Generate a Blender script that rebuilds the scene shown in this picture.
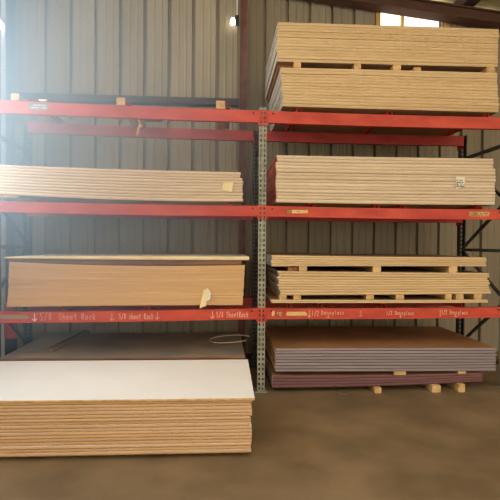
import bpy, bmesh, math, random
from mathutils import Vector, Matrix

for o in list(bpy.data.objects):
    bpy.data.objects.remove(o)
scene = bpy.context.scene
COL = scene.collection
RND = random.Random(11)

# ------------------------------------------------------------------ camera
CAM_H = 1.523
PITCH = -math.atan((250 - 243.4) / 450.0)
ROLL = math.radians(0.45)
HAZE_D = 0.75
fw = Vector((0, math.cos(PITCH), math.sin(PITCH)))
rt0 = Vector((1, 0, 0))
up0 = rt0.cross(fw)
rt = rt0 * math.cos(ROLL) + up0 * math.sin(ROLL)
up = up0 * math.cos(ROLL) - rt0 * math.sin(ROLL)
cd = bpy.data.cameras.new('camera')
cd.sensor_width = 36.0
cd.lens = 450.0 / 500.0 * 36.0
cd.clip_start = 0.02
cam = bpy.data.objects.new('camera', cd)
COL.objects.link(cam)
cam.matrix_world = Matrix(((rt.x, up.x, -fw.x, 0), (rt.y, up.y, -fw.y, 0),
                           (rt.z, up.z, -fw.z, CAM_H), (0, 0, 0, 1)))
scene.camera = cam

# ------------------------------------------------------------------ world
world = bpy.data.worlds.new('sky')
scene.world = world
world.use_nodes = True
bg = world.node_tree.nodes['Background']
bg.inputs['Color'].default_value = (1.0, 0.90, 0.74, 1)
bg.inputs['Strength'].default_value = 2.3

# ------------------------------------------------------------------ exposure
vs = scene.view_settings
vs.view_transform = 'Standard'
vs.look = 'None'
vs.gamma = 1.0
vs.exposure = 0.0
vs.use_curve_mapping = False

# rack frame: u runs along the rack, v into the depth, w up
TH = math.radians(3.5)
ORG = Vector((0.123, 4.6, 0.0))
UX = Vector((math.cos(TH), math.sin(TH), 0))
VX = Vector((-math.sin(TH), math.cos(TH), 0))


def L(u, v, w=0.0):
    return ORG + UX * u + VX * v + Vector((0, 0, w))


# bluish light added in the unseen left opening to brighten the haze
ld = bpy.data.lights.new('haze_side_light', 'AREA')
ld.shape = 'RECTANGLE'
ld.size = 1.7          # height (local x turns upright)
ld.size_y = 2.1
ld.energy = 120
ld.color = (0.52, 0.76, 1.0)
lo = bpy.data.objects.new('haze_side_light', ld)
COL.objects.link(lo)
lo.location = L(-3.2, -0.9, 2.75)
lo.rotation_euler = (0, math.radians(-90), TH)


# ------------------------------------------------------------------ materials
def lin(c):
    c = c / 255.0
    return c / 12.92 if c <= 0.04045 else ((c + 0.055) / 1.055) ** 2.4


def rgb(r, g, b):
    return (lin(r), lin(g), lin(b), 1)


MATS = {}


def mat(name, c1, c2=None, rough=0.8, scale=6.0, stretch=(1, 1, 1), rand=0.0, metal=0.0,
        detail=4.0, bump=0.0, lo_=0.35, hi_=0.65, spec=0.3):
    m = bpy.data.materials.new(name)
    m.use_nodes = True
    nt = m.node_tree
    bs = nt.nodes['Principled BSDF']
    bs.inputs['Roughness'].default_value = rough
    bs.inputs['Metallic'].default_value = metal
    bs.inputs['Specular IOR Level'].default_value = spec
    c2 = c2 or c1
    tc = nt.nodes.new('ShaderNodeTexCoord')
    mp = nt.nodes.new('ShaderNodeMapping')
    mp.inputs['Scale'].default_value = stretch
    oi = nt.nodes.new('ShaderNodeObjectInfo')
    cb = nt.nodes.new('ShaderNodeVectorMath')
    cb.operation = 'ADD'
    sc = nt.nodes.new('ShaderNodeMath')
    sc.operation = 'MULTIPLY'
    sc.inputs[1].default_value = 37.0
    nt.links.new(oi.outputs['Random'], sc.inputs[0])
    nt.links.new(tc.outputs['Object'], cb.inputs[0])
    nt.links.new(sc.outputs[0], cb.inputs[1])
    nt.links.new(cb.outputs[0], mp.inputs['Vector'])
    nz = nt.nodes.new('ShaderNodeTexNoise')
    nz.inputs['Scale'].default_value = scale
    nz.inputs['Detail'].default_value = detail
    nt.links.new(mp.outputs[0], nz.inputs['Vector'])
    rp = nt.nodes.new('ShaderNodeValToRGB')
    rp.color_ramp.elements[0].position = lo_
    rp.color_ramp.elements[1].position = hi_
    rp.color_ramp.elements[0].color = c1
    rp.color_ramp.elements[1].color = c2
    nt.links.new(nz.outputs['Fac'], rp.inputs['Fac'])
    out = rp.outputs['Color']
    if rand > 0:
        hs = nt.nodes.new('ShaderNodeHueSaturation')
        mr = nt.nodes.new('ShaderNodeMapRange')
        mr.inputs['To Min'].default_value = 1 - rand
        mr.inputs['To Max'].default_value = 1 + rand
        nt.links.new(oi.outputs['Random'], mr.inputs['Value'])
        nt.links.new(mr.outputs[0], hs.inputs['Value'])
        nt.links.new(out, hs.inputs['Color'])
        out = hs.outputs['Color']
    nt.links.new(out, bs.inputs['Base Color'])
    if bump > 0:
        bp = nt.nodes.new('ShaderNodeBump')
        bp.inputs['Strength'].default_value = bump
        bp.inputs['Distance'].default_value = 0.01
        nt.links.new(nz.outputs['Fac'], bp.inputs['Height'])
        nt.links.new(bp.outputs[0], bs.inputs['Normal'])
    MATS[name] = m
    return m


def emit(name, col, strength):
    m = bpy.data.materials.new(name)
    m.use_nodes = True
    bs = m.node_tree.nodes['Principled BSDF']
    bs.inputs['Base Color'].default_value = col
    bs.inputs['Emission Color'].default_value = col
    bs.inputs['Emission Strength'].default_value = strength
    MATS[name] = m


mat('concrete', rgb(112, 93, 67), rgb(142, 119, 88), 0.6, 2.2, detail=15, bump=0.1, lo_=0.34, hi_=0.68)
mat('wall_metal', rgb(142, 129, 105), rgb(160, 146, 120), 0.6, 1.2, (1, 1, 0.35), detail=8, rand=0.03)
mat('side_wall_metal', rgb(78, 84, 92), rgb(96, 104, 112), 0.6, 1.2, (1, 1, 0.35), detail=8)
mat('roof_metal', rgb(196, 178, 120), rgb(214, 196, 140), 0.7, 2)
mat('rust_steel', rgb(104, 68, 58), rgb(136, 88, 74), 0.8, 9, detail=8)
mat('rafter_steel', rgb(88, 60, 46), rgb(100, 70, 54), 0.75, 3, detail=4)
mat('girt_steel', rgb(64, 50, 48), rgb(88, 66, 60), 0.7, 8, (0.3, 1, 1))
mat('rack_red', rgb(182, 60, 43), rgb(207, 82, 58), 0.55, 9, (0.4, 1, 1), detail=8)
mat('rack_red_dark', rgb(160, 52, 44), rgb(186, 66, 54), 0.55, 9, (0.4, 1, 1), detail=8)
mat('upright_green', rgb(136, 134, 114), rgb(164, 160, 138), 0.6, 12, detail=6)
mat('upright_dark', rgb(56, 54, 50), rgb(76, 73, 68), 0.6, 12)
mat('dark', rgb(28, 26, 26), rgb(40, 38, 36), 0.8)
mat('tan_edge', rgb(212, 180, 132), rgb(222, 191, 144), 0.85, 5, (0.3, 1, 0.6), rand=0.05, detail=4)
mat('tan_edge_brown', rgb(204, 162, 112), rgb(214, 172, 122), 0.85, 5, (0.3, 1, 0.6), rand=0.05, detail=4)
mat('pale_edge', rgb(214, 190, 158), rgb(224, 201, 170), 0.85, 5, (0.3, 1, 0.6), rand=0.05, detail=4)
mat('deep_tan_edge', rgb(194, 153, 106), rgb(204, 164, 117), 0.85, 5, (0.3, 1, 0.6), rand=0.05, detail=4)
mat('kraft_face', rgb(150, 116, 84), rgb(170, 134, 100), 0.85, 3)
mat('ivory_face', rgb(244, 240, 234), rgb(249, 246, 241), 0.55, 2)
mat('gypsum_end', rgb(176, 168, 156), rgb(222, 214, 200), 0.9, 30, rand=0.1)
mat('red_end', rgb(168, 84, 70), rgb(190, 104, 86), 0.8, 10, rand=0.08)
mat('yellow_end', rgb(214, 170, 110), rgb(232, 190, 130), 0.8, 10, rand=0.1)
mat('grey_edge', rgb(140, 128, 130), rgb(156, 144, 144), 0.8, 5, (0.25, 1, 3), rand=0.07)
mat('brown_face', rgb(150, 104, 66), rgb(172, 122, 80), 0.8, 2, detail=6)
mat('purple_edge', rgb(108, 74, 74), rgb(124, 86, 84), 0.8, 5, (0.25, 1, 3), rand=0.1)
mat('dark_cover', rgb(138, 130, 122), rgb(184, 158, 130), 0.36, 2.2, detail=9, spec=0.5)
mat('dark_edge', rgb(120, 88, 70), rgb(150, 112, 84), 0.8, 6, (0.25, 1, 2), rand=0.1)
mat('lumber', rgb(196, 154, 98), rgb(224, 186, 130), 0.85, 18, (1, 0.15, 1), rand=0.12, detail=6)
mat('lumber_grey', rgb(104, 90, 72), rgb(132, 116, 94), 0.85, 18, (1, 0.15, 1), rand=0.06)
mat('lumber_brown', rgb(124, 84, 58), rgb(160, 108, 74), 0.85, 18, (1, 0.15, 1), rand=0.06)
mat('paper_cream', rgb(226, 200, 146), rgb(238, 216, 166), 0.8, 6)
mat('paper_pale', rgb(206, 204, 178), rgb(222, 220, 196), 0.8, 6)
mat('paper_white', rgb(228, 220, 196), rgb(240, 232, 210), 0.8, 6)
mat('sticker', rgb(214, 180, 112), rgb(228, 196, 130), 0.7, 8)
mat('ink', rgb(70, 44, 32), rgb(84, 56, 40), 0.8)
mat('chalk', rgb(232, 176, 150), rgb(240, 190, 164), 0.95, 60)
mat('chalk_white', rgb(240, 236, 226), rgb(250, 246, 240), 0.95, 60)
mat('white_paint', rgb(220, 222, 222), rgb(236, 236, 236), 0.6)
mat('grey_paint', rgb(120, 122, 120), rgb(140, 140, 138), 0.6)
mat('frame_glow_yellow', rgb(206, 158, 84), rgb(224, 178, 104), 0.7, 10)  # glow of the window painted into the yellow frame colour
mat('strap', rgb(214, 190, 160), rgb(226, 204, 176), 0.6)
emit('lamp_glow', (1, 0.95, 0.85, 1), 8.0)
emit('tube_glow', (0.9, 0.96, 1, 1), 9.0)
gm = bpy.data.materials.new('window_glass')
gm.use_nodes = True
nt = gm.node_tree
nt.nodes.remove(nt.nodes['Principled BSDF'])
mx = nt.nodes.new('ShaderNodeMixShader')
mx.inputs[0].default_value = 0.08
t1 = nt.nodes.new('ShaderNodeBsdfTransparent')
t2 = nt.nodes.new('ShaderNodeBsdfGlossy')
t2.inputs['Roughness'].default_value = 0.05
nt.links.new(t1.outputs[0], mx.inputs[1])
nt.links.new(t2.outputs[0], mx.inputs[2])
nt.links.new(mx.outputs[0], nt.nodes['Material Output'].inputs[0])
MATS['window_glass'] = gm


# ------------------------------------------------------------------ builders
class MB:
    def __init__(self):
        self.v = []
        self.f = []
        self.m = []

    def quad(self, pts, mi=0):
        n = len(self.v)
        self.v += [tuple(p) for p in pts]
        self.f.append(tuple(range(n, n + len(pts))))
        self.m.append(mi)

    def box(self, x0, x1, y0, y1, z0, z1, mi=0):
        p = [(x0, y0, z0), (x1, y0, z0), (x1, y1, z0), (x0, y1, z0),
             (x0, y0, z1), (x1, y0, z1), (x1, y1, z1), (x0, y1, z1)]
        self.hexa(p, mi)
        return self

    def hexa(self, p, mi=0):
        n = len(self.v)
        self.v += [tuple(q) for q in p]
        for f in ((0, 3, 2, 1), (4, 5, 6, 7), (0, 1, 5, 4), (1, 2, 6, 5), (2, 3, 7, 6), (3, 0, 4, 7)):
            self.f.append(tuple(n + i for i in f))
            self.m.append(mi)
        return self

    def cbox(self, x0, x1, y0, y1, z0, z1, c, mi=0):
        """box along y with chamfered long edges"""
        prof = [(x0 + c, z0), (x1 - c, z0), (x1, z0 + c), (x1, z1 - c), (x1 - c, z1), (x0 + c, z1), (x0, z1 - c), (x0, z0 + c)]
        n = len(self.v)
        for y in (y0, y1):
            self.v += [(x, y, z) for x, z in prof]
        k = len(prof)
        for i in range(k):
            j = (i + 1) % k
            self.f.append((n + i, n + j, n + k + j, n + k + i))
            self.m.append(mi)
        self.f.append(tuple(n + i for i in reversed(range(k))))
        self.f.append(tuple(n + k + i for i in range(k)))
        self.m += [mi, mi]
        return self

    def bar(self, a, b, t, mi=0, upv=(0, 0, 1), t2=None):
        """square bar from a to b"""
        a = Vector(a); b = Vector(b)
        d = (b - a).normalized()
        s = d.cross(Vector(upv))
        if s.length < 1e-4:
            s = d.cross(Vector((1, 0, 0)))
        s.normalize()
        u = s.cross(d)
        s = s * t / 2
        u = u * (t2 or t) / 2
        self.hexa([a - s - u, a + s - u, b + s - u, b - s - u, a - s + u, a + s + u, b + s + u, b - s + u], mi)
        return self

    def tube(self, pts, r, n=6, mi=0):
        base = len(self.v)
        pts = [Vector(p) for p in pts]
        for i, p in enumerate(pts):
            d = (pts[min(i + 1, len(pts) - 1)] - pts[max(i - 1, 0)]).normalized()
            s = d.cross(Vector((0.1, 0.05, 1)))
            if s.length < 1e-3:
                s = d.cross(Vector((1, 0, 0)))
            s.normalize()
            u = s.cross(d)
            for k in range(n):
                a = 2 * math.pi * k / n
                self.v.append(tuple(p + s * math.cos(a) * r + u * math.sin(a) * r))
        for i in range(len(pts) - 1):
            for k in range(n):
                k2 = (k + 1) % n
                self.f.append((base + i * n + k, base + i * n + k2, base + (i + 1) * n + k2, base + (i + 1) * n + k))
                self.m.append(mi)
        self.f.append(tuple(base + k for k in range(n)))
        e = base + (len(pts) - 1) * n
        self.f.append(tuple(e + k for k in reversed(range(n))))
        self.m += [mi, mi]
        return self

    def cyl(self, x, y, z0, z1, r, n=16, mi=0, r1=None):
        r1 = r if r1 is None else r1
        b = len(self.v)
        for z, rr in ((z0, r), (z1, r1)):
            self.v += [(x + rr * math.cos(2 * math.pi * k / n), y + rr * math.sin(2 * math.pi * k / n), z) for k in range(n)]
        for k in range(n):
            j = (k + 1) % n
            self.f.append((b + k, b + j, b + n + j, b + n + k)); self.m.append(mi)
        self.f.append(tuple(b + k for k in reversed(range(n))))
        self.f.append(tuple(b + n + k for k in range(n)))
        self.m += [mi, mi]
        return self

    def mesh(self, name, mats):
        me = bpy.data.meshes.new(name)
        me.from_pydata(self.v, [], self.f)
        for m in mats:
            me.materials.append(MATS[m])
        me.polygons.foreach_set('material_index', self.m)
        bm = bmesh.new()
        bm.from_mesh(me)
        bmesh.ops.recalc_face_normals(bm, faces=bm.faces)
        bm.to_mesh(me)
        bm.free()
        me.update()
        return me

    def build(self, name, mats, parent=None, loc=None, rot=None):
        if isinstance(mats, str):
            mats = [mats]
        return link(name, self.mesh(name, mats), parent, loc, rot)


def link(name, me, parent=None, loc=None, rot=None):
    o = bpy.data.objects.new(name, me)
    COL.objects.link(o)
    if parent is not None:
        o.parent = parent
    if loc is not None:
        o.location = loc
    if rot is not None:
        o.rotation_euler = (0, 0, rot) if not hasattr(rot, '__len__') else rot
    return o


def tag(o, label=None, cat=None, group=None, kind=None):
    if label:
        o['label'] = label
    if cat:
        o['category'] = cat
    if group:
        o['group'] = group
    if kind:
        o['kind'] = kind
    return o


def root(name, u, v, w, rot=TH):
    return link(name, None, None, L(u, v, w), rot)


# ------------------------------------------------------------------ the setting
m = MB().box(-3.4, 7.5, -9.5, 2.0, -0.12, 0.0)
tag(m.build('floor', 'concrete', None, L(0, 0, 0), TH), 'brown stained concrete warehouse floor', 'floor', None, 'structure')


def panel_mesh(name, pitch, z0, z1, ztop=None, m='wall_metal'):
    """ribbed steel panel: deep groove at the seam, two shallow ribs; z1 at x=0, ztop at x=pitch"""
    ztop = z1 if ztop is None else ztop
    g = 0.017
    prof = [(0, 0.06), (g, 0.06), (g + 0.006, 0.0)]
    for c in (pitch / 3 + 0.01, pitch * 2 / 3 + 0.002):
        prof += [(c - 0.018, 0.0), (c - 0.008, -0.006), (c + 0.008, -0.006), (c + 0.018, 0.0)]
    prof += [(pitch - g - 0.006, 0.0), (pitch - g, 0.06), (pitch, 0.06)]
    mb = MB()
    for (xa, ya), (xb, yb) in zip(prof[:-1], prof[1:]):
        za = z1 + (ztop - z1) * xa / pitch
        zb = z1 + (ztop - z1) * xb / pitch
        mb.quad([(xa, ya, z0), (xb, yb, z0), (xb, yb, zb), (xa, ya, za)])
    mb.quad([(0, 0.07, z0), (pitch, 0.07, z0), (pitch, 0.07, ztop), (0, 0.07, z1)])
    return mb.mesh(name, [m])


def roof_w(u):
    return 4.851 - 0.1095 * (u - 0.588)


WLV = 1.32      # inner face of the left bay of the end wall
WRV = 1.62      # inner face of the right bay
# left section
wl = MB().box(-3.2, -0.19, WLV + 0.075, WLV + 0.11, 0, 4.85).build('wall_back_left', 'wall_metal', None, L(0, 0, 0), TH)
tag(wl, 'ribbed beige steel end wall behind the left rack bay', 'wall', None, 'structure')
for k in range(-1, 8):
    u0 = -2.657 + 0.31 * k
    wdt = 0.31
    if k == 7:
        wdt = 0.28
    pm = panel_mesh('wall_panel', wdt, 0, 4.88)
    link('wall_panel', pm, wl, (u0, WLV, 0))
# right section
wr = MB().hexa([(-0.25, WRV + 0.075, 0), (1.70, WRV + 0.075, 0), (1.70, WRV + 0.11, 0), (-0.25, WRV + 0.11, 0),
                (-0.25, WRV + 0.075, 5.08), (1.70, WRV + 0.075, 4.88), (1.70, WRV + 0.11, 4.88), (-0.25, WRV + 0.11, 5.08)])
wr.box(1.70, 2.75, WRV + 0.075, WRV + 0.11, 0, 4.30)
wr.box(2.75, 7.0, WRV + 0.075, WRV + 0.11, 0, 4.55)
wr = wr.build('wall_back_right', 'wall_metal', None, L(0, 0, 0), TH)
tag(wr, 'ribbed beige steel end wall behind the right rack bay', 'wall', None, 'structure')
for k in range(-1, 22):
    u0 = 0.155 + 0.3113 * k
    top = 4.28 if 1.6 < u0 < 2.6 else roof_w(u0 + 0.31) + 0.31
    pm = panel_mesh('wall_panel', 0.3113, 0, top)
    link('wall_panel', pm, wr, (u0, WRV, 0))
# upper strip around the window openings
for a, b in ((1.40, 1.715), (2.735, 3.02)):
    pm = panel_mesh('wall_panel', b - a, 4.0, roof_w(b) + 0.31)
    link('wall_panel', pm, wr, (a, WRV - 0.012, 0))
# window under the rafter
wn = root('window_1', 0, WRV, 0)
tag(wn, 'bright window strip under the sloping rafter', 'window', None, 'structure')
MB().box(1.705, 1.765, -0.03, 0.06, 4.25, 4.88).build('window_jamb', 'frame_glow_yellow', wn)
MB().box(2.69, 2.75, -0.03, 0.06, 4.25, 4.80).build('window_jamb', 'frame_glow_yellow', wn)
MB().box(2.078, 2.102, -0.02, 0.05, 4.30, 4.86).build('mullion', 'frame_glow_yellow', wn)
MB().box(1.765, 2.69, -0.03, 0.06, 4.25, 4.30).build('window_sill', 'frame_glow_yellow', wn)
MB().box(1.765, 2.078, 0.01, 0.016, 4.30, 4.86).build('pane', 'window_glass', wn)
MB().box(2.102, 2.69, 0.01, 0.016, 4.30, 4.80).build('pane', 'window_glass', wn)

# left side wall with an opening added out of view for the haze light
sw = MB().box(-3.16, -3.08, 0.2, 1.45, 0, 5.2)
sw.box(-3.16, -3.08, -2.0, 0.2, 4.3, 5.2)
sw.box(-3.16, -3.08, -2.0, 0.2, 0, 1.9)
sw.box(-3.16, -3.08, -7.0, -2.0, 0, 5.2)
tag(sw.build('wall_left', 'side_wall_metal', None, L(0, 0, 0), TH), 'grey steel side wall left of the rack', 'wall', None, 'structure')
tag(MB().box(-3.078, -3.04, 1.04, 1.08, 0.0, 4.7).build('slit_strip_1', 'white_paint', None, L(0, 0, 0), TH),  # white paint stands in for daylight leaking through a gap
    'thin white strip painted for a slit of daylight at the far left corner', 'trim', None, 'structure')
tag(MB().box(7.0, 7.1, -7.0, 1.7, 0, 4.5).build('wall_right', 'wall_metal', None, L(0, 0, 0), TH),
    'beige steel side wall far right', 'wall', None, 'structure')

# roof slab
ra = []
for v0, v1 in ((-3.7, 1.78),):
    rb = MB()
    a, b = -3.4, 7.3
    za, zb = roof_w(a) + 0.34, roof_w(b) + 0.34
    rb.hexa([(a, v0, za), (b, v0, zb), (b, v1, zb), (a, v1, za),
             (a, v0, za + .06), (b, v0, zb + .06), (b, v1, zb + .06), (a, v1, za + .06)])
ceil = rb.build('ceiling', 'roof_metal', None, L(0, 0, 0), TH)
tag(ceil, 'sloping pale metal roof deck', 'ceiling', None, 'structure')

# rafter along the end wall
rf = root('roof_rafter', 0, 0, 0)
tag(rf, 'dark brown sloping steel rafter under the roof at upper right', 'rafter')


def sloped(u0, u1, v0, v1, dz0, dz1):
    return MB().hexa([(u0, v0, roof_w(u0) + dz0), (u1, v0, roof_w(u1) + dz0), (u1, v1, roof_w(u1) + dz0), (u0, v1, roof_w(u0) + dz0),
                      (u0, v0, roof_w(u0) + dz1), (u1, v0, roof_w(u1) + dz1), (u1, v1, roof_w(u1) + dz1), (u0, v1, roof_w(u0) + dz1)])


sloped(-3.0, 6.9, 1.40, 1.43, 0.02, 0.14).build('web', 'rafter_steel', rf)
sloped(-3.0, 6.9, 1.36, 1.56, 0.0, 0.02).build('flange', 'rafter_steel', rf)
sloped(-3.0, 6.9, 1.36, 1.56, 0.14, 0.16).build('flange', 'rafter_steel', rf)
for u, lb in ((1.4, 'dark steel purlin above the rafter left of the bright window'),
              (2.9, 'dark steel purlin end above the rafter right of the bright window'),
              (4.4, 'dark steel purlin above the rafter past the right end of the rack')):
    pb = MB().box(-0.09, 0.09, -3.65, 1.6, 0.0, 0.155)
    o = pb.build('roof_purlin', 'girt_steel', None, L(u, 0, roof_w(u) + 0.17), TH)
    tag(o, lb, 'purlin', 'roof purlins')

# column between the two wall sections
c = root('steel_column', -0.15, 1.5, 0)
tag(c, 'rusty reddish steel column standing between the two wall sections', 'column')
MB().box(-0.052, 0.052, -0.10, -0.085, 0.012, 4.8).build('flange', 'rust_steel', c)
MB().box(-0.006, 0.006, -0.085, 0.085, 0.012, 4.8).build('web', 'rust_steel', c)
MB().box(-0.052, 0.052, 0.085, 0.10, 0.012, 4.8).build('flange', 'rust_steel', c)
MB().box(-0.10, 0.10, -0.14, 0.14, 0, 0.012).build('base_plate', 'rust_steel', c)

# girt along the left wall
g = MB()
g.box(-2.98, -0.2, 1.20, 1.206, 3.293, 3.375)
g.box(-2.98, -0.2, 1.206, 1.318, 3.293, 3.299)
g.box(-2.98, -0.2, 1.206, 1.318, 3.369, 3.375)
tag(g.build('wall_girt', 'girt_steel', None, L(0, 0, 0), TH), 'dark horizontal steel girt along the left wall panels', 'girt')

# ------------------------------------------------------------------ pallet rack
rack = root('pallet_rack', 0, 0, 0)
tag(rack, 'two-bay red and grey-green steel pallet rack holding the board stacks', 'pallet rack')
POSTS = (-2.72, 0.0, 2.61)
RD = 0.9


def upright_mesh(h, mname):
    """open-backed post with two staggered columns of slots punched in the face"""
    W, D = 0.076, 0.07
    mb = MB()
    x0 = -W / 2
    for col in range(2):
        cx0 = x0 + col * W / 2
        a, b = cx0 + 0.011, cx0 + 0.027
        if col == 1:
            a, b = cx0 + 0.011, cx0 + 0.027
        mb.quad([(cx0, 0, 0), (a, 0, 0), (a, 0, h), (cx0, 0, h)])
        mb.quad([(b, 0, 0), (cx0 + W / 2, 0, 0), (cx0 + W / 2, 0, h), (b, 0, h)])
        z = 0.0
        k = 0
        while z < h - 0.001:
            off = 0.018
            zs = z + off
            ze = min(zs + 0.026, h)
            mb.quad([(a, 0, z), (b, 0, z), (b, 0, zs), (a, 0, zs)])
            zn = min(z + 0.0508, h)
            if zn > ze:
                mb.quad([(a, 0, ze), (b, 0, ze), (b, 0, zn), (a, 0, zn)])
            # slot walls give the plate its thickness
            for p, q in (((a, zs), (b, zs)), ((a, ze), (b, ze))):
                mb.quad([(p[0], 0, p[1]), (q[0], 0, q[1]), (q[0], 0.004, q[1]), (p[0], 0.004, p[1])])
            z = zn
    mb.box(-W / 2, -W / 2 + 0.003, 0.0005, D, 0, h)
    mb.box(W / 2 - 0.003, W / 2, 0.0005, D, 0, h)
    mb.box(-W / 2 + 0.003, -0.027, D - 0.003, D, 0, h)
    mb.box(0.027, W / 2 - 0.003, D - 0.003, D, 0, h)
    return mb.mesh('upright_post', [mname])


POST_H = 2.905
um_f = upright_mesh(POST_H, 'upright_green')
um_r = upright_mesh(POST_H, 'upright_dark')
for u in POSTS:
    link('upright_post', um_f, rack, (u, 0.0, 0))
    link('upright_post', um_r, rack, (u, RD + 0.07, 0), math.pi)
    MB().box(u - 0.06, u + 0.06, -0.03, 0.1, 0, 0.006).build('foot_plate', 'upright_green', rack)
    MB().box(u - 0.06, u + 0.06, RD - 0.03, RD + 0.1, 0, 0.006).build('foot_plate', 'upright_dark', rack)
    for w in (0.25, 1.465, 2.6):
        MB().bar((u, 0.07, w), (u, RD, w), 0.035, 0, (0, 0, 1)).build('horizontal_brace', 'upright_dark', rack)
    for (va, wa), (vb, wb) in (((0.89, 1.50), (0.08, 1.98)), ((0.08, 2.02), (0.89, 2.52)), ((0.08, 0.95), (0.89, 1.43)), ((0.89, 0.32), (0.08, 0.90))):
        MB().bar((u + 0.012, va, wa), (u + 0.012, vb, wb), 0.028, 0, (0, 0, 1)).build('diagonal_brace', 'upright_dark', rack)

# (top of beam at left, middle, right post, height)
LEVELS = {'top': (2.912, 2.873, 2.867, 0.120), 'mid': (1.921, 1.907, 1.901, 0.106), 'low': (0.826, 0.860, 0.871, 0.110)}
BEAMS = {}


def beam(ul, ur, wl_, wr_, h, v0, v1, mname):
    mb = MB()
    n = 6
    for i in range(n):
        ta, tb = i / n, (i + 1) / n
        sa = -0.006 * math.sin(math.pi * ta)
        sb = -0.006 * math.sin(math.pi * tb)
        a, b = ul + (ur - ul) * ta, ul + (ur - ul) * tb
        za, zb = wl_ + (wr_ - wl_) * ta + sa, wl_ + (wr_ - wl_) * tb + sb
        mb.hexa([(a, v0, za - h), (b, v0, zb - h), (b, v1, zb - h), (a, v1, za - h),
                 (a, v0, za), (b, v0, zb), (b, v1, zb), (a, v1, za)])
        # lower lip
        mb.hexa([(a, v0 - 0.004, za - h - 0.001), (b, v0 - 0.004, zb - h - 0.001), (b, v0, zb - h - 0.001), (a, v0, za - h - 0.001),
                 (a, v0 - 0.004, za - h + 0.014), (b, v0 - 0.004, zb - h + 0.014), (b, v0, zb - h + 0.014), (a, v0, za - h + 0.014)])
    return mb.build('beam', mname, rack)


for lv, (wa, wm, wb, h) in LEVELS.items():
    for side, ul, ur, za, zb in (('l', POSTS[0], POSTS[1], wa, wm), ('r', POSTS[1], POSTS[2], wm, wb)):
        bf = beam(ul + 0.041, ur - 0.041, za, zb, h, -0.006, 0.044, 'rack_red')
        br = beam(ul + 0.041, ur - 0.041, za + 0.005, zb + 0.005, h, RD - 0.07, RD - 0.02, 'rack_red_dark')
        BEAMS[lv + side] = bf
        for x, z, s in ((ul, za, 1), (ur, zb, -1)):
            cb = MB()
            x0, x1 = sorted((x + s * 0.003, x + s * 0.05))
            cb.box(x0, x1, -0.010, -0.0065, z - h - 0.03, z + 0.005)
            cb.box(*sorted((x + s * 0.0385, x + s * 0.041)), -0.010, 0.05, z - h - 0.03, z + 0.005)
            cb.build('end_connector', 'rack_red', bf)
            for k in range(3):
                zz = z - 0.025 - k * 0.045
                MB().box(x + s * 0.020 - 0.006, x + s * 0.020 + 0.006, -0.0125, -0.010, zz - 0.012, zz + 0.008).build('slot', 'dark', bf)
            MB().cyl(0, 0, 0, 0.006, 0.009, 8).build('safety_pin', 'dark', bf, (x + s * 0.10, -0.006, z - 0.028), (math.pi / 2, 0, 0))
            rc = MB()
            rc.box(x0, x1, RD + 0.071, RD + 0.075, z - h - 0.03, z + 0.005)
            rc.box(*sorted((x + s * 0.0385, x + s * 0.041)), RD - 0.05, RD + 0.075, z - h - 0.03, z + 0.005)
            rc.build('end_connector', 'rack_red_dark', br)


def beam_w(lv, u):
    wa, wm, wb, h = LEVELS[lv]
    if u < 0:
        t = (u - POSTS[0]) / (POSTS[1] - POSTS[0])
        return wa + (wm - wa) * t - 0.006 * math.sin(math.pi * t)
    t = u / POSTS[2]
    return wm + (wb - wm) * t - 0.006 * math.sin(math.pi * t)


CH = {'top': 0.036, 'mid': 0.034, 'low': 0.050}
LOW_LEFT_CH = 0.040
for lv, us in (('top', (-2.299, -1.356, -0.358, 0.367, 1.318, 2.357)),
               ('mid', (-2.2, -1.164, -0.351, 0.501, 1.192, 1.468, 2.297)),
               ('low', (-2.016, -1.654, -1.159, -0.344, 0.283, 0.605, 1.279, 2.096))):
    for u in us:
        z = beam_w(lv, u) + 0.001
        h = LOW_LEFT_CH if lv == 'low' and u < 0 else CH[lv]
        mb = MB()
        mb.box(u - 0.024, u - 0.020, 0.0, RD - 0.02, z, z + h)
        mb.box(u + 0.020, u + 0.024, 0.0, RD - 0.02, z, z + h)
        mb.box(u - 0.020, u + 0.020, 0.0, RD - 0.02, z + h - 0.004, z + h)
        mb.build('cross_bar', 'rack_red', rack)

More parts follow.
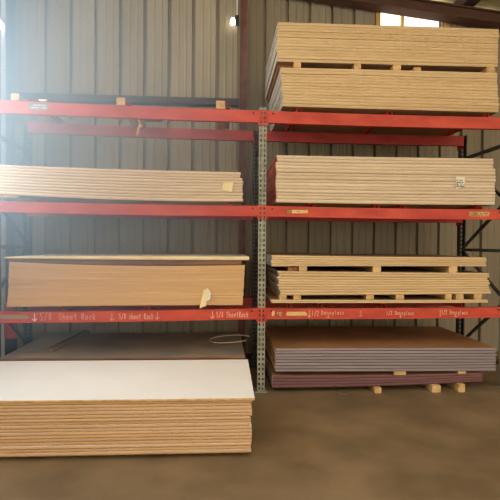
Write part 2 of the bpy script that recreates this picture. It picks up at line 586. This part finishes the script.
# ------------------------------------------------------------------ writing on the beams
GL = {
    'S': [[(.9, .9), (.5, 1), (.15, .8), (.3, .55), (.75, .45), (.85, .2), (.5, 0), (.1, .1)]],
    's': [[(.8, .55), (.4, .6), (.25, .42), (.7, .25), (.6, 0), (.15, .05)]],
    'h': [[(.15, 1), (.15, 0)], [(.15, .4), (.5, .6), (.75, .45), (.75, 0)]],
    'e': [[(.1, .3), (.8, .35), (.7, .6), (.3, .6), (.1, .3), (.3, 0), (.8, .08)]],
    't': [[(.4, .95), (.4, .1), (.7, 0)], [(.1, .62), (.8, .66)]],
    'R': [[(.15, 0), (.15, 1), (.7, .95), (.75, .65), (.2, .5), (.85, 0)]],
    'o': [[(.45, .6), (.12, .4), (.2, .05), (.6, 0), (.82, .3), (.6, .58), (.45, .6)]],
    'c': [[(.8, .5), (.45, .6), (.12, .35), (.25, .03), (.8, .06)]],
    'k': [[(.15, 1), (.15, 0)], [(.75, .6), (.15, .28), (.8, 0)]],
    '5': [[(.85, 1), (.25, .98), (.2, .6), (.65, .58), (.8, .3), (.55, 0), (.1, .08)]],
    '8': [[(.5, .55), (.2, .8), (.5, 1), (.8, .8), (.5, .55), (.15, .25), (.5, 0), (.85, .25), (.5, .55)]],
    '1': [[(.4, 1), (.45, 0)]],
    '2': [[(.15, .8), (.45, 1), (.8, .78), (.15, 0), (.9, .04)]],
    '/': [[(.85, 1.1), (.15, -.1)]],
    'D': [[(.15, 0), (.15, 1), (.6, .9), (.85, .5), (.6, .08), (.15, 0)]],
    'n': [[(.15, .6), (.15, 0)], [(.15, .4), (.5, .6), (.78, .45), (.8, 0)]],
    'g': [[(.75, .55), (.35, .6), (.12, .35), (.35, .08), (.75, .2), (.75, .55), (.7, -.3), (.2, -.3)]],
    'l': [[(.4, 1), (.45, 0)]],
    'a': [[(.75, .5), (.4, .6), (.12, .3), (.35, .0), (.72, .2), (.75, .55), (.85, 0)]],
    'v': [[(.5, 1.15), (.5, -.15)], [(.1, .25), (.5, -.2), (.9, .3)]],
    '^': [[(.3, .9), (.5, 1.1), (.7, .85), (.5, 0)], [(.1, 0), (.95, .02)]],
}


def writing(parent, text, u0, u1, w0, h, tilt=0.0, m='chalk', th=0.0055, seed=0, v=-0.0065, name='chalk_writing'):
    if ' ' in text:
        st_ = (u1 - u0) / len(text)
        k = 0
        for j, word in enumerate(text.split(' ')):
            writing(parent, word, u0 + st_ * k, u0 + st_ * (k + len(word)), w0, h, tilt, m, th, seed + 40 * (j + 1), v, name)
            k += len(word) + 1
        return
    r = random.Random(seed)
    mb = MB()
    step = (u1 - u0) / len(text)
    n = 0
    for i, ch in enumerate(text):
        if ch == ' ':
            continue
        for st in GL[ch]:
            pts = [(u0 + step * (i + 0.08 + 0.84 * x + r.uniform(-.03, .03)), w0 + tilt * i + h * (y + r.uniform(-.04, .04))) for x, y in st]
            for (xa, za), (xb, zb) in zip(pts[:-1], pts[1:]):
                d = Vector((xb - xa, zb - za))
                if d.length < 1e-5:
                    continue
                d.normalize()
                p = Vector((-d.y, d.x)) * th / 2
                e = d * th * 0.4
                y0, y1 = v - 0.0012, v + 0.0003
                q = [(xa - e.x - p.x, za - e.y - p.y), (xb + e.x - p.x, zb + e.y - p.y), (xb + e.x + p.x, zb + e.y + p.y), (xa - e.x + p.x, za - e.y + p.y)]
                mb.hexa([(x, y0, z) for x, z in q] + [(x, y1, z) for x, z in q])
                n += 1
    return mb.build(name, m, parent)


lw = lambda u: beam_w('low', u)
B = BEAMS['lowl']
writing(B, 'v', -2.295, -2.225, lw(-2.26) - 0.085, 0.055, m='chalk_white', th=0.009, seed=1)
writing(B, '5/8', -2.215, -2.09, lw(-2.15) - 0.085, 0.07, seed=2)
writing(B, 'Sheet Rock', -2.03, -1.66, lw(-1.85) - 0.082, 0.06, seed=3)
writing(B, 'v', -1.54, -1.47, lw(-1.5) - 0.088, 0.055, seed=4)
writing(B, '5/8 sheet Rock', -1.44, -1.09, lw(-1.3) - 0.085, 0.055, seed=5)
writing(B, 'v', -1.085, -1.025, lw(-1.06) - 0.085, 0.055, seed=6)
writing(B, 'v', -0.53, -0.47, lw(-0.5) - 0.088, 0.06, m='chalk', th=0.007, seed=7)
writing(B, '5/8 SheetRock', -0.465, -0.13, lw(-0.3) - 0.085, 0.055, seed=8)
B = BEAMS['lowr']
writing(B, 'v', 0.470, 0.515, lw(.5) - 0.085, 0.06, seed=9)
writing(B, '1/2', 0.515, 0.595, lw(.55) - 0.075, 0.05, seed=10, th=0.0045)
writing(B, 'Densglass', 0.615, 0.86, lw(.7) - 0.062, 0.04, seed=11, th=0.0045)
writing(B, 'v', 0.67, 0.71, lw(.7) - 0.098, 0.03, seed=12)
writing(B, '^', 1.0, 1.06, lw(1.03) - 0.08, 0.045, seed=13, th=0.004)
writing(B, '1/2 Densglass', 1.30, 1.60, lw(1.45) - 0.07, 0.04, seed=14, th=0.0045)
writing(B, 'v', 1.435, 1.47, lw(1.45) - 0.092, 0.02, seed=15)
writing(B, '1', 1.865, 1.895, lw(1.9) - 0.095, 0.07, seed=17)
writing(B, '1/2 Densglass', 1.89, 2.18, lw(2.0) - 0.07, 0.045, seed=16, th=0.0045)
writing(B, 'v', 2.02, 2.07, lw(2.0) - 0.095, 0.025, seed=18)


def sticker(parent, u0, u1, w0, w1, m='sticker', tear=0.0):
    mb = MB()
    n = 5
    vts = [(u0 + RND.uniform(0, .006), w0), (u1 - RND.uniform(0, .01), w0 + RND.uniform(0, .004)), (u1, (w0 + w1) / 2), (u1 - tear, w1), (u0 + tear * .5, w1), (u0, (w0 + w1) / 2)]
    k = len(vts)
    b = 0
    mb.v = [(x, -0.0078, z) for x, z in vts] + [(x, -0.0062, z) for x, z in vts]
    mb.f = [tuple(range(k)), tuple(reversed(range(k, 2 * k)))] + [(i, (i + 1) % k, k + (i + 1) % k, k + i) for i in range(k)]
    mb.m = [0] * len(mb.f)
    return mb.build('sticker', m, parent)


def squiggle(parent, u0, u1, w0, w1, rows, m='ink', seed=0, v=-0.0082, name='sticker_print'):
    """rows of small dark marks, too worn to read"""
    r = random.Random(seed)
    mb = MB()
    for i in range(rows):
        z = w1 - (i + 0.5) * (w1 - w0) / rows
        hh = (w1 - w0) / rows * 0.32
        x = u0
        while x < u1 - 0.006:
            dx = r.uniform(0.006, 0.018)
            if r.random() < 0.8:
                mb.box(x, min(x + dx, u1), v - 0.0006, v + 0.0006, z - hh * r.uniform(.5, 1), z + hh * r.uniform(.5, 1))
            x += dx + r.uniform(0.003, 0.008)
    return mb.build(name, m, parent)


B = BEAMS['midr']
sticker(B, 0.300, 0.470, beam_w('mid', .4) - 0.070, beam_w('mid', .4) - 0.034)
sticker(B, 0.245, 0.298, beam_w('mid', .4) - 0.072, beam_w('mid', .4) - 0.032, 'lumber_brown')
squiggle(B, 0.325, 0.40, beam_w('mid', .4) - 0.060, beam_w('mid', .4) - 0.044, 1, seed=2)
squiggle(B, 0.255, 0.29, beam_w('mid', .4) - 0.068, beam_w('mid', .4) - 0.036, 2, 'sticker', seed=3)
sticker(B, 2.179, 2.396, beam_w('mid', 2.3) - 0.074, beam_w('mid', 2.3) - 0.028, 'lumber')
squiggle(B, 2.19, 2.385, beam_w('mid', 2.3) - 0.068, beam_w('mid', 2.3) - 0.034, 2, seed=4)
B = BEAMS['lowr']
sticker(B, 0.253, 0.47, lw(.4) - 0.075, lw(.4) - 0.035, 'sticker', 0.02)
sticker(B, 0.105, 0.135, lw(.1) - 0.080, lw(.1) - 0.028)
sticker(B, 0.155, 0.215, lw(.2) - 0.086, lw(.2) - 0.030, 'lumber_brown')
squiggle(B, 0.16, 0.21, lw(.2) - 0.080, lw(.2) - 0.036, 3, 'chalk', seed=5)
B = BEAMS['topl']
sticker(B, -2.32, -2.125, beam_w('top', -2.2) - 0.080, beam_w('top', -2.2) - 0.012, 'grey_paint')
squiggle(B, -2.295, -2.15, beam_w('top', -2.2) - 0.070, beam_w('top', -2.2) - 0.020, 2, 'white_paint', seed=6)
B = BEAMS['lowl']
sticker(B, -2.60, -2.31, lw(-2.5) - 0.072, lw(-2.5) - 0.030, 'dark_cover', 0.05)


# ------------------------------------------------------------------ boards
def board_mesh(Lx, D, zb, zt, c, mats, nseg=14, slope=0.0, sagfront=0.0):
    """board with eased long edges; zb, zt give lower and upper surface along t=0..1"""
    mb = MB()
    ring = 8
    for i in range(nseg + 1):
        t = i / nseg
        x = -Lx / 2 + Lx * t
        b, tp = zb(t), zt(t)
        mb.v += [(x, 0, b + c), (x, c * 0.7, b), (x, D - c * .7, b), (x, D, b + c),
                 (x, D, tp - c), (x, D - c * .7, tp), (x, c * .7, tp), (x, 0, tp - c)]
    # 0-1 lower ease,1-2 bottom,2-3,3-4 back,4-5,5-6 top,6-7 upper ease,7-0 front
    mi = [0, 1, 0, 0, 0, 2, 0, 0]
    for i in range(nseg):
        for k in range(ring):
            j = (k + 1) % ring
            mb.f.append((i * ring + k, i * ring + j, (i + 1) * ring + j, (i + 1) * ring + k))
            mb.m.append(mi[k])
    mb.f.append(tuple(range(ring))); mb.m.append(3)
    e = nseg * ring
    mb.f.append(tuple(e + k for k in reversed(range(ring)))); mb.m.append(3)
    return mb.mesh('board', mats)


def curve(p):
    """smooth interpolation through three heights at the left, middle and right"""
    a, b, c_ = p
    return lambda t: a * (1 - t) * (1 - 2 * t) + 4 * b * t * (1 - t) + c_ * t * (2 * t - 1)


ORD = ('first second third fourth fifth sixth seventh eighth ninth tenth eleventh twelfth thirteenth fourteenth fifteenth '
       'sixteenth seventeenth eighteenth nineteenth twentieth twenty-first twenty-second twenty-third twenty-fourth twenty-fifth twenty-sixth').split()


def stack(name, n, u0, u1, v0, bot, top, label, group, cat='board', edge='tan_edge', face='kraft_face', topface=None,
          end='gypsum_end', depth=1.22, rot=0.0, ju=0.006, jv=0.005, chamfer=0.0105, gap=0.0015, labels=None, seed=0, wave=0.0015,
          slant=0.0, over=None, top0=0):
    r = random.Random(seed)
    zb0, zt0 = curve(bot), curve(top)
    um = (u0 + u1) / 2
    base = min(bot)
    prev = [r.uniform(-wave, wave) * 0 for _ in range(3)]
    out = []
    fr = [0.0]
    for i in range(n):
        fr.append(fr[-1] + r.uniform(0.95, 1.05))
    fr = [x / fr[-1] for x in fr]
    ph = [(r.uniform(0, 6.28), r.uniform(2, 9)) for _ in range(n + 1)]
    for i in range(n):
        def srf(k, t):
            z = zb0(t) + (zt0(t) - zb0(t)) * fr[k] - base
            if 0 < k < n:
                z += wave * math.sin(ph[k][0] + ph[k][1] * t)
            return z
        zb = lambda t, i=i: srf(i, t) + (gap / 2 if i else 0)
        zt = lambda t, i=i: srf(i + 1, t) - gap / 2
        Lx = (u1 - u0) - r.uniform(0, ju)
        du = r.uniform(-ju, ju) + slant * (i - n / 2)
        dv = r.uniform(-jv, jv)
        rr = r.uniform(-0.0012, 0.0012)
        ed, d2 = edge, depth
        if over and i in over:
            o_ = over[i]
            ed = o_.get('edge', ed)
            Lx += o_.get('L', 0)
            du += o_.get('du', 0)
            dv += o_.get('dv', 0)
            rr += o_.get('rot', 0)
        tf = topface if (topface and i == n - 1) else face
        en = end if not isinstance(end, (tuple, list)) else end[r.randrange(len(end))]
        me = board_mesh(Lx, d2, zb, zt, min(chamfer, (zt(0.5) - zb(0.5)) * 0.4), [ed, face, tf, en])
        cs, sn = math.cos(rot), math.sin(rot)
        o = link(name, me, None, L(um + du, v0 + dv, base), TH + rot + rr)
        lb = (labels or {}).get(i, (labels or {}).get(i - n, None))
        if lb is None:
            lb = label if n == 1 else '%s %s' % (ORD[n - 1 - i + top0], label)
        tag(o, lb, cat, group)
        out.append(o)
    return out


DW = 'drywall_board'
stack(DW, 13, 0.128, 2.434, -0.06, (3.358, 3.364, 3.375), (3.752, 3.759, 3.766),
      'tan drywall board from the top of the highest right stack below the window', 'boards of the highest right stack',
      labels={0: 'lowest tan drywall board of the highest right stack, resting on wood spacers', -1: 'topmost tan drywall board of the highest right stack, under the window'},
      end='gypsum_end', seed=1, slant=0.0006)
stack(DW, 13, 0.180, 2.440, -0.06, (2.909, 2.907, 2.906), (3.299, 3.308, 3.314),
      'tan drywall board from the top of the stack on the top right beams', 'boards of the stack on the top right beams',
      labels={0: 'lowest tan drywall board on the top right red beams', -1: 'uppermost board of the stack on the top right beams, touching the wood spacers above'},
      end='gypsum_end', seed=2, slant=-0.002)
stack(DW, 14, 0.130, 2.424, -0.06, (1.941, 1.938, 1.944), (2.416, 2.418, 2.425),
      'tan board from the top of the red-ended middle right stack', 'boards of the red-ended middle right stack',
      labels={0: 'lowest board of the red-ended stack on the middle right shelf', -1: 'topmost board of the red-ended stack on the middle right shelf'},
      edge='pale_edge', end='red_end', seed=3, over={13: {'L': -0.03, 'du': -0.012}, 12: {'L': -0.03, 'du': -0.012}, 11: {'L': -0.025, 'du': -0.01}})
stack(DW, 5, 0.092, 2.341, -0.06, (1.292, 1.300, 1.302), (1.406, 1.397, 1.396),
      'tan board from the top of the thin upper stack, lowest right shelf', 'boards of the thin upper stack on the lowest right shelf',
      labels={0: 'lowest board of the thin upper stack on the lowest right shelf', -1: 'topmost board of the thin upper stack on the lowest right shelf'},
      seed=4)
stack(DW, 9, 0.165, 2.375, -0.06, (1.000, 1.006, 1.016), (1.246, 1.238, 1.234),
      'tan board from the top of the thicker stack, lowest right shelf', 'boards of the thicker stack on the lowest right shelf',
      labels={0: 'lowest board of the thicker stack on the lowest right shelf, on wood blocks', -1: 'topmost board of the thicker stack on the lowest right shelf, under the gap'},
      seed=5, slant=-0.0022, ju=0.012)
stack(DW, 2, 0.090, 2.364, -0.06, (0.922, 0.921, 0.924), (0.956, 0.953, 0.956),
      'thin tan board under the wood blocks on the lowest right shelf', 'thin base boards on the lowest right shelf',
      labels={0: 'lower of two thin tan base boards lying on the lowest right red crossbars', 1: 'upper of two thin tan base boards, right under the row of wood blocks'},
      seed=6, chamfer=0.003)
stack('gypsum_board', 8, 0.141, 2.460, -0.06, (0.222, 0.215, 0.209), (0.459, 0.457, 0.452),
      'grey-edged gypsum board from the top of the larger right floor stack', 'grey gypsum boards on the floor',
      labels={0: 'lowest grey gypsum board just above the purple boards', -1: 'topmost grey gypsum board with a wide brown upper face'},
      edge='grey_edge', face='brown_face', end='yellow_end', seed=7, ju=0.006, chamfer=0.006, gap=0.005)
stack('gypsum_board', 4, 0.115, 2.333, -0.05, (0.050, 0.058, 0.092), (0.180, 0.172, 0.184),
      'purple-edged gypsum board from the top of the low bottom right stack', 'purple gypsum boards near the floor',
      labels={0: 'lowest purple gypsum board resting on floor blocks', -1: 'topmost purple gypsum board under the grey stack'},
      edge='purple_edge', face='brown_face', end='gypsum_end', seed=8, ju=0.012)
# left bay
stack(DW, 10, -2.66, -0.202, -0.06, (1.988, 1.944, 1.945), (2.274, 2.247, 2.239),
      'tan drywall board from the top of the bowed middle left stack', 'boards of the bowed middle left stack',
      labels={0: 'lowest board of the bowed stack on the middle left shelf', -1: 'topmost board of the bowed stack on the middle left shelf'},
      edge='pale_edge', seed=9, over={9: {'L': -0.03, 'du': -0.012}, 8: {'L': -0.03, 'du': -0.012}})
stack('fibre_board', 26, -2.49, -0.185, -0.06, (0.884, 0.896, 0.900), (1.323, 1.292, 1.305),
      'thin brown fibre board from the top of the tall lowest left stack', 'thin boards of the tall lowest left stack',
      labels={0: 'lowest thin board of the tall tight stack on the lowest left shelf', -1: 'uppermost thin brown board directly under the overhanging cover boards'},
      edge='tan_edge_brown', end='tan_edge_brown', seed=10, chamfer=0.0022, gap=0.0005, jv=0.002, ju=0.004, wave=0.001, slant=0.0008)
stack('cover_board', 1, -2.50, -0.21, -0.035, (1.324, 1.294, 1.306), (1.356, 1.350, 1.352),
      'recessed brown board under the pale overhanging lid board on the lowest left stack', None, edge='dark_edge', seed=11)
stack('cover_board', 1, -2.52, -0.135, -0.075, (1.357, 1.352, 1.354), (1.374, 1.386, 1.389),
      'pale lid board overhanging the tall stack on the lowest left shelf', None, edge='paper_cream', face='paper_cream', topface='paper_white', seed=12)
stack('covered_board', 9, -2.565, -0.165, -0.06, (0.085, 0.082, 0.085), (0.383, 0.380, 0.385),
      'dark-edged board from the top of the covered stack behind the white boards', 'boards of the dark covered floor stack',
      labels={0: 'lowest dark-edged board of the covered floor stack behind the white boards', -1: 'topmost dark grey worn board with a lumber stick lying on it'},
      edge='dark_edge', face='dark_cover', end='dark_edge', seed=13, depth=1.22)
ROTW = math.radians(-0.2)
stack('white_faced_board', 16, -2.62, -0.190, -1.405, (0.034, 0.034, 0.034), (0.412, 0.412, 0.412),
      'tan-edged board from the top of the large white-topped front left stack', 'boards of the large front left stack',
      labels={0: 'lowest board of the large front stack at lower left', -1: 'second board from the top of the large white front stack'},
      edge='deep_tan_edge', face='ivory_face', end='gypsum_end', seed=14, rot=ROTW, ju=0.007, chamfer=0.0085, gap=0.003, depth=1.06, top0=1)
stack('white_faced_board', 1, -2.62, -0.172, -1.41, (0.4125, 0.4125, 0.4125), (0.428, 0.428, 0.430),
      'topmost board of the large front left stack, smooth bright white face', 'boards of the large front left stack',
      edge='lumber', face='ivory_face', end='paper_white', seed=15, rot=ROTW - 0.006, chamfer=0.003, depth=1.06)


# ------------------------------------------------------------------ wood spacers
def spacer(u0, u1, w0, w1, label, m='lumber', v0=-0.05, v1=1.12, name='wood_spacer', skew=0.0, group=None):
    mb = MB().cbox(-(u1 - u0) / 2, (u1 - u0) / 2, 0, v1 - v0, 0, w1 - w0, 0.003)
    o = mb.build(name, m, None, L((u0 + u1) / 2, v0, w0), TH + skew)
    tag(o, label, 'spacer', group or 'wood spacers between stacks')
    return o


for i, (a, b, h, s) in enumerate(((0.304, 0.375, 1, 'yellowish wood spacer near the left end of the highest right stack'),
                                  (0.924, 0.991, 1, 'second square wood spacer from the left under the highest right stack'),
                                  (1.328, 1.408, 1, 'wood spacer near the middle under the highest right stack'),
                                  (1.544, 1.618, .62, 'low flat wood spacer right of the middle under the highest right stack'),
                                  (2.319, 2.405, 1, 'wood spacer at the right end under the highest right stack'))):
    t = ((a + b) / 2 - 0.15) / 2.29
    zb = curve((3.299, 3.308, 3.314))(t) + 0.0005
    zt = curve((3.358, 3.364, 3.375))(t) - 0.0015
    spacer(a, b, zb, zb + (zt - zb) * h, s)
spacer(0.15, 0.292, 3.3015, 3.354, 'brown recessed plank at the left end under the highest right stack', 'lumber_brown', v0=0.03)
for a, b, s, mm in ((0.374, 0.457, 'pale square wood spacer at the left under the thin upper right stack', 'lumber'),
                    (1.141, 1.225, 'middle wood spacer under the thin upper right stack', 'lumber'),
                    (1.945, 2.035, 'split-ended wood spacer at the right under the thin upper stack', 'lumber')):
    t = ((a + b) / 2 - 0.12) / 2.23
    zb = curve((1.246, 1.238, 1.234))(t) + 0.0005
    zt = curve((1.292, 1.300, 1.302))(t) - 0.001
    spacer(a, b, zb, zt, s, mm)
spacer(0.265, 0.362, 1.2455, 1.285, 'rough reddish brown bark-edged spacer beside the pale one on the lowest right shelf', 'lumber_brown', v0=-0.03)
for a, b, s in ((0.178, 0.25, 'leftmost wood block under the thicker lowest right stack'), (0.322, 0.398, 'second wood block from the left under the thicker lowest right stack'),
                (1.075, 1.155, 'third wood block from the left under the thicker lowest right stack'), (1.386, 1.471, 'fourth wood block from the left under the thicker lowest right stack'),
                (1.912, 1.977, 'narrow fifth wood block from the left under the thicker lowest right stack'), (2.024, 2.106, 'sixth wood block from the left under the thicker lowest right stack'),
                (2.218, 2.304, 'rightmost wood block under the thicker lowest right stack')):
    t = ((a + b) / 2 - 0.165) / 2.21
    zb = 0.9555
    zt = curve((1.000, 1.006, 1.016))(t) - 0.001
    spacer(a, b, zb, zt, s)
for a, b, s in ((1.376, 1.503, 'wide wood spacer between the grey and purple floor boards'), (2.058, 2.144, 'narrow wood spacer at the right between the grey and purple floor boards'),
                (0.5, 0.59, 'shadowed wood spacer at the left between the grey and purple floor boards')):
    t = ((a + b) / 2 - 0.115) / 2.2
    zb = curve((0.180, 0.172, 0.184))(t) + 0.0005
    zt = curve((0.222, 0.215, 0.209))(t) - 0.001
    spacer(a, b, zb, zt, s, v0=0.35 if a < 1 else -0.05)
for a, b, s in ((0.335, 0.40, 'shadowed floor block at the left under the purple boards'), (1.162, 1.23, 'wood floor block in the middle under the purple boards'),
                (1.766, 1.856, 'wide wood floor block under the right part of the purple boards'), (2.044, 2.114, 'rightmost wood floor block under the purple boards')):
    t = ((a + b) / 2 - 0.115) / 2.2
    zt = curve((0.050, 0.058, 0.092))(t) - 0.001
    spacer(a, b, 0, zt, s, v0=-0.09 if a > 1 else 0.25)
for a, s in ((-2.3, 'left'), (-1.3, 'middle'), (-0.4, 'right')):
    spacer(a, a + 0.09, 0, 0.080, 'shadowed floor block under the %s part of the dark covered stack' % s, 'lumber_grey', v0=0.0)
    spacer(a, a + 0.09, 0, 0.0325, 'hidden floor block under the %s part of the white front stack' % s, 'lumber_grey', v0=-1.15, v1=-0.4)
# loose lumber lying across the empty top left shelf
for a, b, h, s, mm in ((-2.49, -2.414, .066, 'pale wood block lying across the top left shelf by the corner', 'lumber'),
                       (-1.469, -1.386, .073, 'tan wood block lying across the middle of the empty top left shelf', 'lumber'),
                       (-0.479, -0.388, .08, 'tan wood block lying across the top left shelf near the column', 'lumber')):
    z = max(beam_w('top', a), beam_w('top', b)) + 0.0055
    spacer(a, b, z, z + h, s, mm, v0=-0.004, v1=0.9, group='wood blocks on the top left shelf')
o = spacer(-2.225, -2.150, beam_w('top', -2.2) + 0.011, beam_w('top', -2.2) + 0.029, 'pale thin slat lying across the top left beams', 'paper_white', v0=-0.0, v1=0.92, name='wood_plank')
# thin stick lying on crossbars along the shelf
mb = MB().bar((-0.50, 0.30, 0), (-1.16, 0.34, 0.012), 0.022)
tag(mb.build('wood_stick', 'lumber', None, L(0, 0, beam_w('top', -.8) + 0.016 - 0.0), TH), 'long thin wood stick lying along the top left shelf', 'stick')
# wooden scraps hanging from the top left shelf
mb = MB()
mb.bar((-1.30, 0.10, 0.03), (-1.25, 0.18, -0.16), 0.03)
mb.bar((-1.27, 0.18, -0.14), (-1.30, 0.20, -0.24), 0.018)
tag(mb.build('wood_splinter', 'lumber', None, L(0, 0, beam_w('top', -1.3) + 0.0), TH), 'broken pale wood splinter hanging through the top left shelf', 'splinter')
mb = MB().hexa([(-0.10, 0, 0), (0.10, 0, 0), (0.10, .5, 0), (-0.10, .5, 0), (-0.10, 0, .012), (0.10, 0, .012), (0.06, .5, .012), (-0.06, .5, .012)])
tag(mb.build('board_scrap', 'girt_steel', None, L(-1.20, 0.2, beam_w('top', -1.2) + 0.037), TH), 'dark board scrap lying on the top left crossbar', 'scrap')
for u in (-2.35,):
    pass
spacer(-2.62, -2.42, 1.9555, 1.985, 'pale shim under the raised left end of the bowed middle left stack', 'lumber', v0=-0.02, v1=0.5, name='wood_shim')
# lumber stick on the dark covered stack
mb = MB().cbox(-0.0375, 0.0375, 0, 0.98, 0, 0.036, 0.003)
tag(mb.build('lumber_stick', 'lumber_grey', None, L(-2.18, 0.165, 0.3845), TH - 0.088), 'weathered grey lumber stick lying on the dark covered stack', 'lumber')
# curled strap on the covered stack
pts = []
for i in range(25):
    a = 0.35 + 5.2 * i / 24
    pts.append((-0.31 + 0.24 * math.cos(a), 0.66 + 0.20 * math.sin(a), 0.392 + 0.03 * (0.5 + 0.5 * math.cos(a))))
tag(MB().tube(pts, 0.006).build('packing_strap', 'strap', None, L(0, 0, 0), TH), 'pale curled packing strap loop on the dark covered stack', 'strap')


# ------------------------------------------------------------------ paper tags
def paper(name, pts, v, m, label, curl=0.02, rows=6):
    """a paper quad hanging on the board edges, slightly curled outwards"""
    (a, b, c_, d) = [Vector((p[0], 0, p[1])) for p in pts]   # bl, tl, tr, br
    mb = MB()
    n = rows
    for th_ in (0, 0.0012):
        for i in range(n + 1):
            s = i / n
            p, q = b.lerp(a, s), c_.lerp(d, s)
            for k in range(n + 1):
                t = k / n
                x = p.lerp(q, t)
                y = -0.002 - curl * (s ** 2) * (0.3 + 0.7 * t) + th_
                mb.v.append((x.x, y, x.z))
    N = n + 1
    off = N * N
    for i in range(n):
        for k in range(n):
            q = (i * N + k, i * N + k + 1, (i + 1) * N + k + 1, (i + 1) * N + k)
            mb.f.append(q); mb.m.append(0)
            mb.f.append(tuple(off + z for z in reversed(q))); mb.m.append(0)
    edge = [k for k in range(N)] + [i * N + n for i in range(1, N)] + [n * N + k for k in range(n - 1, -1, -1)] + [i * N for i in range(n - 1, 0, -1)]
    for i in range(len(edge)):
        a_, b_ = edge[i], edge[(i + 1) % len(edge)]
        mb.f.append((a_, b_, off + b_, off + a_)); mb.m.append(0)
    o = mb.build(name, m, None, L(0, v, 0), TH)
    tag(o, label, 'paper tag')
    return o


paper('paper_tag', ((-0.415, 2.057), (-0.403, 2.126), (-0.295, 2.140), (-0.318, 2.034)), -0.067, 'paper_cream',
      'cream paper tag stuck askew on the bowed middle left stack', 0.025)
t_ = paper('paper_tag', ((-0.628, 0.872), (-0.592, 1.053), (-0.546, 1.073), (-0.562, 0.900)), -0.066, 'paper_cream',
           'peeling cream and pale green paper tag on the tall lowest left stack', 0.05)
mb = MB()
mb.hexa([(-0.548, -0.004, 1.072), (-0.566, -0.02, 0.94), (-0.566, -0.018, 0.94), (-0.548, -0.002, 1.072),
         (-0.518, -0.03, 1.03), (-0.522, -0.045, 0.965), (-0.522, -0.043, 0.965), (-0.518, -0.028, 1.03)])
mb.build('folded_flap', 'paper_pale', t_)
t_ = paper('paper_tag', ((1.994, 2.100), (1.994, 2.226), (2.092, 2.224), (2.090, 2.135)), -0.067, 'paper_white',
           'small white printed label on the red-ended middle right stack', 0.003)
squiggle(t_, 2.0, 2.085, 2.12, 2.20, 4, seed=9, v=-0.008, name='label_print')

# ------------------------------------------------------------------ small fixtures
bl = root('wall_lamp', -0.255, WLV - 0.03, 4.345)
tag(bl, 'small glowing bulb on a dark box high on the wall beside the column', 'lamp')
MB().cbox(-0.005, 0.045, -0.05, 0.025, 0.01, 0.11, 0.004).build('junction_box', 'dark', bl)
MB().tube([(0.02, 0, 0.11), (0.02, 0, 0.3), (0.018, 0, 0.5)], 0.008).build('conduit', 'white_paint', bl)
mb = MB()
for i in range(5):
    pass
mb.cyl(-0.035, -0.03, 0.0, 0.03, 0.03, 12, 0, 0.034).cyl(-0.035, -0.03, 0.03, 0.075, 0.034, 12, 0, 0.02)
mb.build('bulb', 'lamp_glow', bl)

for k, (w, r_) in enumerate(((4.09, 0.035),)):
    tl = root('tube_lamp', -3.06, 0.99, w)
    tag(tl, 'bright white tube lamp at the far left edge of the wall', 'lamp')
    MB().tube([(0, 0.0, 0), (0, -0.08, 0), (0, -0.16, 0)], r_, 10).build('tube', 'tube_glow', tl)
    MB().box(-0.03, 0.03, -0.18, 0.03, 0.036, 0.07).build('housing', 'white_paint', tl)

bo = root('bollard', -2.82, 0.72, 0)
tag(bo, 'dark steel bollard with a red sleeve behind the lowest left beam', 'bollard')
MB().cyl(0, 0, 0, 0.42, 0.062).build('post', 'dark', bo)
MB().cyl(0, 0, 0.42, 0.82, 0.068).build('sleeve', 'rack_red', bo)
MB().cyl(0, 0, 0.82, 0.84, 0.068, 16, 0, 0.03).build('cap', 'rack_red', bo)

# ------------------------------------------------------------------ debris on the floor
for (u, v, ln_, an, lb) in ((0.83, -0.11, 0.10, 1.1, 'pale wood chip on the floor in front of the left purple boards'),
                            (0.80, -0.22, 0.07, 2.2, 'smaller pale chip lying in front of the first purple board chip'),
                            (1.62, -0.14, 0.14, 2.0, 'pale wood sliver on the floor between two floor blocks'),
                            (1.35, -2.02, 0.05, 0.3, 'tiny pale chip near the lower right of the floor')):
    tag(MB().cbox(-0.012, 0.012, -ln_ / 2, ln_ / 2, 0, 0.006, 0.002).build('wood_chip', 'lumber_grey', None, L(u, v, 0.0005), TH + an), lb, 'wood chip', 'chips on the floor')

# ------------------------------------------------------------------ haze volume added to imitate the blue glare at left
hm = bpy.data.materials.new('glare_air')
hm.use_nodes = True
nt = hm.node_tree
nt.nodes.remove(nt.nodes['Principled BSDF'])
vsn = nt.nodes.new('ShaderNodeVolumeScatter')
vsn.inputs['Color'].default_value = (0.55, 0.78, 1.0, 1)
tc = nt.nodes.new('ShaderNodeTexCoord')
ln = nt.nodes.new('ShaderNodeVectorMath')
ln.operation = 'LENGTH'
dv = nt.nodes.new('ShaderNodeVectorMath')
dv.operation = 'DIVIDE'
dv.inputs[1].default_value = (3.3, 2.2, 2.5)
nt.links.new(tc.outputs['Object'], dv.inputs[0])
nt.links.new(dv.outputs[0], ln.inputs[0])
mr = nt.nodes.new('ShaderNodeMapRange')
mr.interpolation_type = 'SMOOTHSTEP'
mr.inputs['From Min'].default_value = 0.0
mr.inputs['From Max'].default_value = 1.0
mr.inputs['To Min'].default_value = HAZE_D
mr.inputs['To Max'].default_value = 0.0
nt.links.new(ln.outputs['Value'], mr.inputs['Value'])
nt.links.new(mr.outputs[0], vsn.inputs['Density'])
nt.links.new(vsn.outputs[0], nt.nodes['Material Output'].inputs['Volume'])
MATS['glare_air'] = hm
HC = Vector((-2.85, -0.5, 2.45))
hb = MB().box(-3.06 - HC.x, 0.9 - HC.x, -2.6 - HC.y, 1.19 - HC.y, 0.02 - HC.z, 4.95 - HC.z)
hz = hb.build('glare_haze', 'glare_air', None, L(*HC), TH)
tag(hz, 'bluish haze volume added for the glare at the upper left of the rack', 'haze', None, 'stuff')
